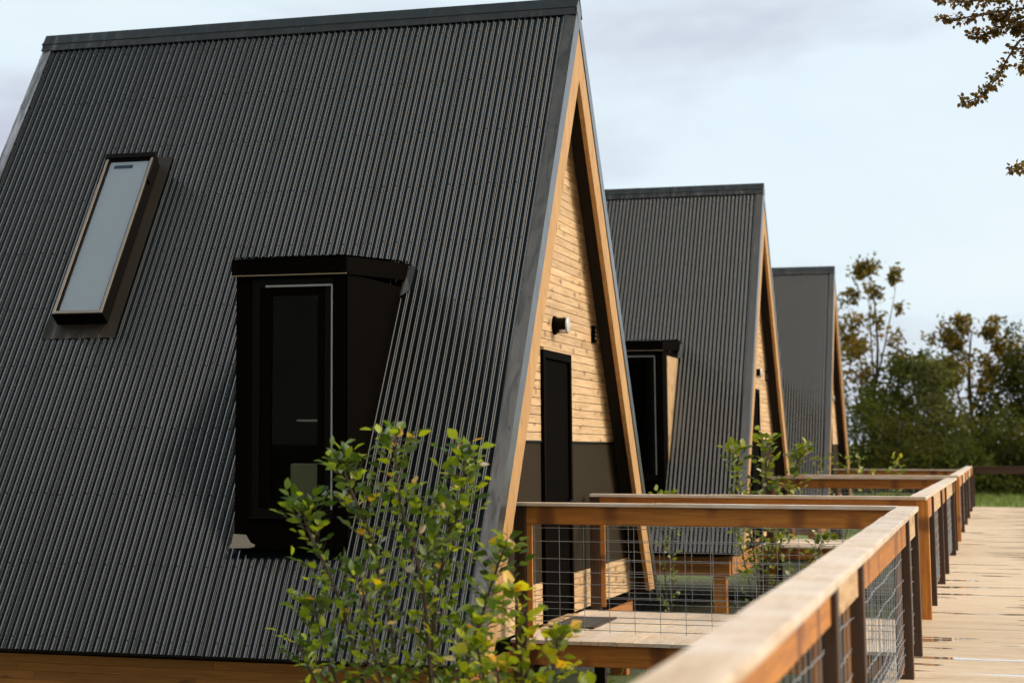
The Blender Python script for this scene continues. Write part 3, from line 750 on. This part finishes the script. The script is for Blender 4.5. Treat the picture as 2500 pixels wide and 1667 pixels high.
tree('round_tree', px(2205, 98), 98, 8.6, [(0, 0, 5.6, 1.7, 1.7, 1900), (-1.2, 0, 4.2, 1.5, 1.6, 1500), (.6, 0, 6.6, 1.0, .9, 700), (0, -.6, 2.6, 2.0, 1.6, 1800)], 'dense round dark green tree right of the tall olive tree', M['tree_d'], 2, .26)
tree('willow_tree', px(2262, 95), 95, 7.6, [(0, 0, 5.3, .9, 1.5, 1300), (.5, 0, 3.8, 1.0, 1.6, 1300), (-.5, 0, 3.0, .9, 1.7, 1100), (.2, 0, 1.6, 1.2, 1.1, 900)], 'pale grey-green willow at the middle of the tree belt', M['tree_b'], 3, .24)
tree('loose_tree', px(2365, 102), 102, 10.0, [(-1.5, 0, 7.4, .8, 1.5, 480), (-.2, 0, 8.2, .9, 1.3, 420), (1.0, 0, 8.4, .5, 1.3, 260), (1.6, 0, 7.2, 1.0, 1.1, 420), (-.3, 0, 6.6, 1.7, 1.2, 480), (-1.6, 0, 5.4, 1.1, 1.5, 800), (1.2, 0, 5.6, 1.7, 1.2, 420), (.2, 0, 3.4, 2.3, 1.3, 1100)], 'loose airy tree with large bright gaps right of the willow', M['tree_c'], 4, .32)
tree('broad_tree', px(2500, 99), 99, 9.6, [(-.9, 0, 7.3, 1.1, 1.3, 420), (.4, 0, 7.9, 1.0, 1.2, 380), (.5, 0, 6.0, 1.8, 1.5, 1000), (-1.0, 0, 4.9, 1.4, 1.4, 1100), (.8, 0, 3.8, 1.9, 1.6, 1400), (0, 0, 2.2, 2.2, 1.5, 1400)], 'broad dark tree cut by the right edge of the picture', M['tree_a'], 5, .28)
tree('pale_shrub_tree', px(2318, 92), 92, 3.6, [(0, 0, 2.0, 1.1, 1.0, 1100), (.6, 0, 1.3, 1.0, .9, 800)], 'low blue-green bush at the foot of the willow', M['tree_b'], 6, .2, trunk_r=.08)
for k, (u, Y, H, rx, lab) in enumerate(((2090, 94, 5.6, 1.7, 'dark bush at the foot of the tall olive tree'), (2170, 91, 4.6, 1.6, 'dark low bush in front of the round tree'), (2390, 93, 4.8, 1.7, 'dark bush beneath the airy tree'), (2450, 91, 4.6, 1.6, 'dark bush at the left foot of the broad tree'), (2545, 92, 4.4, 1.6, 'dark bush beside the right edge of the picture'), (2240, 89, 3.2, 1.5, 'low dark bush in front of the willow'), (2330, 89, 3.0, 1.4, 'low dark bush between the willow and the airy tree'))):
    tree('bush', px(u, Y), Y, H, [(0, 0, H * .62, rx, H * .34, 1500), (-rx * .5, 0, H * .34, rx, H * .3, 1300), (rx * .5, 0, H * .34, rx, H * .3, 1300)], lab, M['tree_a'] if k % 2 else M['tree_d'], 60 + k, .24, trunk_r=.08, group='bushes at the edge of the field')
for k, (x, y, H, lab) in enumerate(((-11, 96, 9.5, 'dark green tree standing behind the farthest cabin'), (-16, 101, 11, 'taller green tree standing behind the middle cabin'), (6.5, 101, 10.5, 'dark tree just right of the broad tree, beyond the picture edge'), (10.5, 98, 9.5, 'last tree of the row, farthest to the right of the broad tree'))):
    tree('field_tree', x, y, H, [(0, 0, H * .75, 1.6, H * .16, 900), (-1, 0, H * .5, 2.0, H * .2, 1200), (1, 0, H * .45, 2.0, H * .2, 1200), (0, 0, H * .22, 2.2, H * .18, 1200)], lab, M['tree_a'] if k % 2 else M['tree_d'], 80 + k, .3)

# the tree whose branches hang into the upper right corner
def overhang():
    bx_, by_ = 6.2, 15.6
    root = empty('overhanging_tree', (bx_, by_, gh(bx_, by_)), 'tree at the right whose dark leafy branches hang into the upper corner', 'tree'); B = Vector((bx_, by_, gh(bx_, by_)))
    rnd = random.Random(77); tr, cr = MB(), MB()
    P = bez([(0, 0, 0), (.05, 0, 2), (-.1, .1, 4), (0, .2, 6.5), (.1, .2, 8.5)], 14)
    tr.tube(P, [.19 * (1 - .8 * i / 14) for i in range(15)], 10)
    def spray(pts, r0, n, spread, size=.05, dense=1):
        Q = bez([Vector(p) - B for p in pts], 26); tr.tube(Q, [r0 * (1 - .85 * i / 26) + .0015 for i in range(27)], 5)
        for _ in range(n):
            f = rnd.random() ** .6 * 26; i = min(25, int(f)); p = Q[i].lerp(Q[i + 1], f - i)
            q = p + Vector((rnd.gauss(0, 1), rnd.gauss(0, 1), rnd.gauss(0, 1))) * spread * (1.1 - .8 * f / 26)
            for _ in range(3):
                d = Vector((rnd.gauss(0, 1), rnd.gauss(0, 1), rnd.gauss(0, 1) - .4)); l = size * rnd.uniform(.7, 1.2)
                leaf(cr, q + d.normalized() * .02, d, Vector((rnd.gauss(0, 1), rnd.gauss(0, 1), 1)), l, l * .75)
    T = B + Vector(P[9])
    Y = 16.6
    hub = Vector((1.5, Y, 5.35)); tr.tube([Vector(P[9]), (T.lerp(hub, .5) - B) + Vector((0, 0, .3)), hub - B], [.07, .05, .03], 6)
    def hang(pts, r0, n, spread): spray([h] + [(x, Y + rnd.uniform(-.12, .12), z) for x, z in pts], r0, n, spread, .042)
    h = hub
    hang([(.8, 5.22), (.358, 5.21), (.103, 5.215), (-.121, 5.235), (-.33, 5.255)], .016, 120, .034)
    hang([(.75, 5.17), (.356, 5.131), (.1, 5.098), (-.143, 5.063), (-.306, 5.067)], .014, 80, .036)
    hang([(.8, 5.10), (.45, 5.06), (.3, 5.04), (.2, 5.07), (.12, 5.08)], .012, 70, .04)
    hang([(.85, 5.05), (.382, 4.992), (.191, 4.988), (.062, 4.945), (-.092, 4.948)], .014, 95, .036)
    hang([(.9, 5.0), (.5, 4.96), (.36, 4.93), (.27, 5.0)], .012, 80, .05)
    hang([(.85, 4.98), (.378, 4.889), (.281, 4.80), (.163, 4.646), (.094, 4.52), (-.022, 4.407), (-.151, 4.387)], .012, 100, .030)
    hang([(.85, 4.95), (.5, 4.8), (.38, 4.72), (.32, 4.62)], .012, 60, .045)
    h = Vector((1.4, Y, 4.5)); tr.tube([Vector(P[7]), h - B], [.05, .02], 6)
    hang([(.9, 4.2), (.55, 3.95), (.368, 3.82), (.274, 3.814), (.204, 3.797)], .012, 45, .03)
    for k in range(26):      # the rest of the crown, outside the picture
        a = rnd.uniform(0, 6.28); r = rnd.uniform(1.0, 2.8); zz = rnd.uniform(4.6, 9.2)
        e = Vector((bx_ + math.cos(a) * r + .6, by_ + math.sin(a) * r, zz - .9 + .3))
        if e.x < 1.6 and e.z < 6.2: continue
        s = B + Vector(P[min(14, int(zz / 8.5 * 11) + 2)])
        spray([s, s.lerp(e, .5) + Vector((0, 0, .25)), e], .03, 95, .28, .075)
    tr.build('trunk', M['bark'], root); cr.build('crown', M['leaf_oak'], root)
overhang()

# ------------------------------------------------------------------ light, sky
SUN = Vector((.80, .38, .46)).normalized()
el = math.asin(SUN.z); az = math.atan2(SUN.x, SUN.y)
sl = bpy.data.lights.new('sun', 'SUN'); so = bpy.data.objects.new('sun', sl); COL.objects.link(so)
sl.energy = 1.3; sl.angle = R(14); sl.color = (1, .86, .67)
so.rotation_euler = SUN.to_track_quat('Z', 'Y').to_euler(); so.location = (20, 20, 30)
W = bpy.data.worlds.new('World'); S.world = W; W.use_nodes = True
SKYLOC = (5.1, 2.7, .93)
nt = W.node_tree; N = nt.nodes; Lk = nt.links
bg = N['Background']; bg.inputs['Strength'].default_value = .05
sky = N.new('ShaderNodeTexSky'); sky.sky_type = 'NISHITA'; sky.sun_disc = False; sky.sun_elevation = el; sky.sun_rotation = az
tc = N.new('ShaderNodeTexCoord')
def wn(typ, **k):
    n = N.new(typ)
    for a, b in k.items(): setattr(n, a, b)
    return n
mp = wn('ShaderNodeMapping'); mp.inputs['Scale'].default_value = (1, 1, 2.6); mp.inputs['Location'].default_value = SKYLOC; Lk.new(tc.outputs['Generated'], mp.inputs['Vector'])
nz = wn('ShaderNodeTexNoise'); nz.inputs['Scale'].default_value = 3.1; nz.inputs['Detail'].default_value = 5; nz.inputs['Roughness'].default_value = .52; nz.inputs['Distortion'].default_value = .3; Lk.new(mp.outputs[0], nz.inputs['Vector'])
cr = wn('ShaderNodeValToRGB'); Lk.new(nz.outputs['Fac'], cr.inputs['Fac'])
e = cr.color_ramp.elements; e[0].position = .34; e[0].color = (5.9, 6.1, 7.3, 1); e[1].position = .50; e[1].color = (8.3, 9.5, 10.2, 1)
x = e.new(.66); x.color = (8.9, 9.8, 10.2, 1)
def dirmap(vec, f0, f1, t0, t1):
    d = wn('ShaderNodeVectorMath', operation='DOT_PRODUCT'); Lk.new(tc.outputs['Generated'], d.inputs[0]); d.inputs[1].default_value = Vector(vec).normalized()
    m = wn('ShaderNodeMapRange', interpolation_type='SMOOTHSTEP'); m.inputs['From Min'].default_value = f0; m.inputs['From Max'].default_value = f1; m.inputs['To Min'].default_value = t0; m.inputs['To Max'].default_value = t1
    Lk.new(d.outputs['Value'], m.inputs['Value']); return m.outputs[0]
def wmix(fac, a, b, blend='MIX'):
    m = wn('ShaderNodeMix', data_type='RGBA', blend_type=blend)
    for k, v in ((0, fac), (6, a), (7, b)):
        if hasattr(v, 'is_linked'): Lk.new(v, m.inputs[k])
        elif k: m.inputs[k].default_value = (*v, 1)
        else: m.inputs[0].default_value = v
    return m.outputs[2]
sx = wn('ShaderNodeSeparateXYZ'); Lk.new(tc.outputs['Generated'], sx.inputs[0])
def mrange(v, f0, f1, t0, t1):
    m = wn('ShaderNodeMapRange', interpolation_type='SMOOTHSTEP'); Lk.new(v, m.inputs['Value'])
    for k, x in (('From Min', f0), ('From Max', f1), ('To Min', t0), ('To Max', t1)): m.inputs[k].default_value = x
    return m.outputs[0]
def wmath(op, a, b):
    m = wn('ShaderNodeMath', operation=op)
    for k, v in enumerate((a, b)):
        if hasattr(v, 'is_linked'): Lk.new(v, m.inputs[k])
        else: m.inputs[k].default_value = v
    return m.outputs[0]
mrange_y = mrange(sx.outputs[1], -.05, .5, 1, 0)
# the cloud deck is brightest towards the hidden sun, dimmed and tinted warm behind the camera
c = wmix(1.0, cr.outputs[0], dirmap((.62, .75, -.1), -.7, .3, .66, 1.0), 'MULTIPLY')
c = wmix(1.0, c, dirmap(SUN, .75, 1.0, 1.0, 1.8), 'MULTIPLY')
c = wmix(.9, sky.outputs[0], c)
c = wmix(mrange_y, c, wmix(1.0, c, (1.08, .96, .76), 'MULTIPLY'))
# dark upper sky and bright overhead band, added unseen to shape roof reflections
added_dark = wmix(mrange(sx.outputs[1], -.55, -.05, 0, 1), (.16, .15, .14), (.45, 1.25, 1.75))
c = wmix(mrange(sx.outputs[2], .42, .60, 0, .96), c, added_dark)
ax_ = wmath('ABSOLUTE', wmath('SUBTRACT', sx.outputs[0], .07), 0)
added_band = wmath('MULTIPLY', mrange(ax_, .015, .065, 1, 0), mrange(sx.outputs[2], .5, .66, 0, 1))
added_band = wmath('MULTIPLY', added_band, mrange(sx.outputs[1], -.42, -.16, 1, .0))
c = wmix(added_band, c, (78, 72, 66))
c = wmix(wmath('MULTIPLY', mrange(sx.outputs[0], -.56, -.74, 0, 1), mrange(sx.outputs[2], .2, .4, 0, 1)), c, (38, 39.5, 42))  # bright left patch added out of view to light the skylight blind
c = wmix(dirmap((.66, -.03, .75), .90, .955, 0, 1), c, (72, 63, 52))  # warm glow added out of view for bright lines on the ribs
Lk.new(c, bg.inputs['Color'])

# ------------------------------------------------------------------ camera
f, yaw, pit, rol, cx, cy = 4729.3, R(18.752), R(6.997), R(.139), 814.22, 515.68
r_ = Vector((math.cos(yaw), math.sin(yaw), 0)); fw = Vector((-math.sin(yaw) * math.cos(pit), math.cos(yaw) * math.cos(pit), math.sin(pit))); u_ = r_.cross(fw)
rr = r_ * math.cos(rol) + u_ * math.sin(rol); uu = -r_ * math.sin(rol) + u_ * math.cos(rol)
cam = bpy.data.cameras.new('camera'); co = bpy.data.objects.new('camera', cam); COL.objects.link(co); S.camera = co
co.matrix_world = Matrix(((rr.x, uu.x, -fw.x, 0), (rr.y, uu.y, -fw.y, 0), (rr.z, uu.z, -fw.z, 1.52), (0, 0, 0, 1)))
cam.sensor_width = 36; cam.lens = f / 2500 * 36; cam.shift_x = (1250 - cx) / 2500; cam.shift_y = -(833.5 - cy) / 2500
cam.clip_start = .05; cam.clip_end = 4000
cam.dof.use_dof = True; cam.dof.focus_distance = 15.2; cam.dof.aperture_fstop = 2.7; cam.dof.aperture_blades = 0
S.view_settings.view_transform = 'Standard'; S.view_settings.look = 'None'; S.view_settings.exposure = 1.02; S.view_settings.gamma = 1
S.render.engine = 'CYCLES'
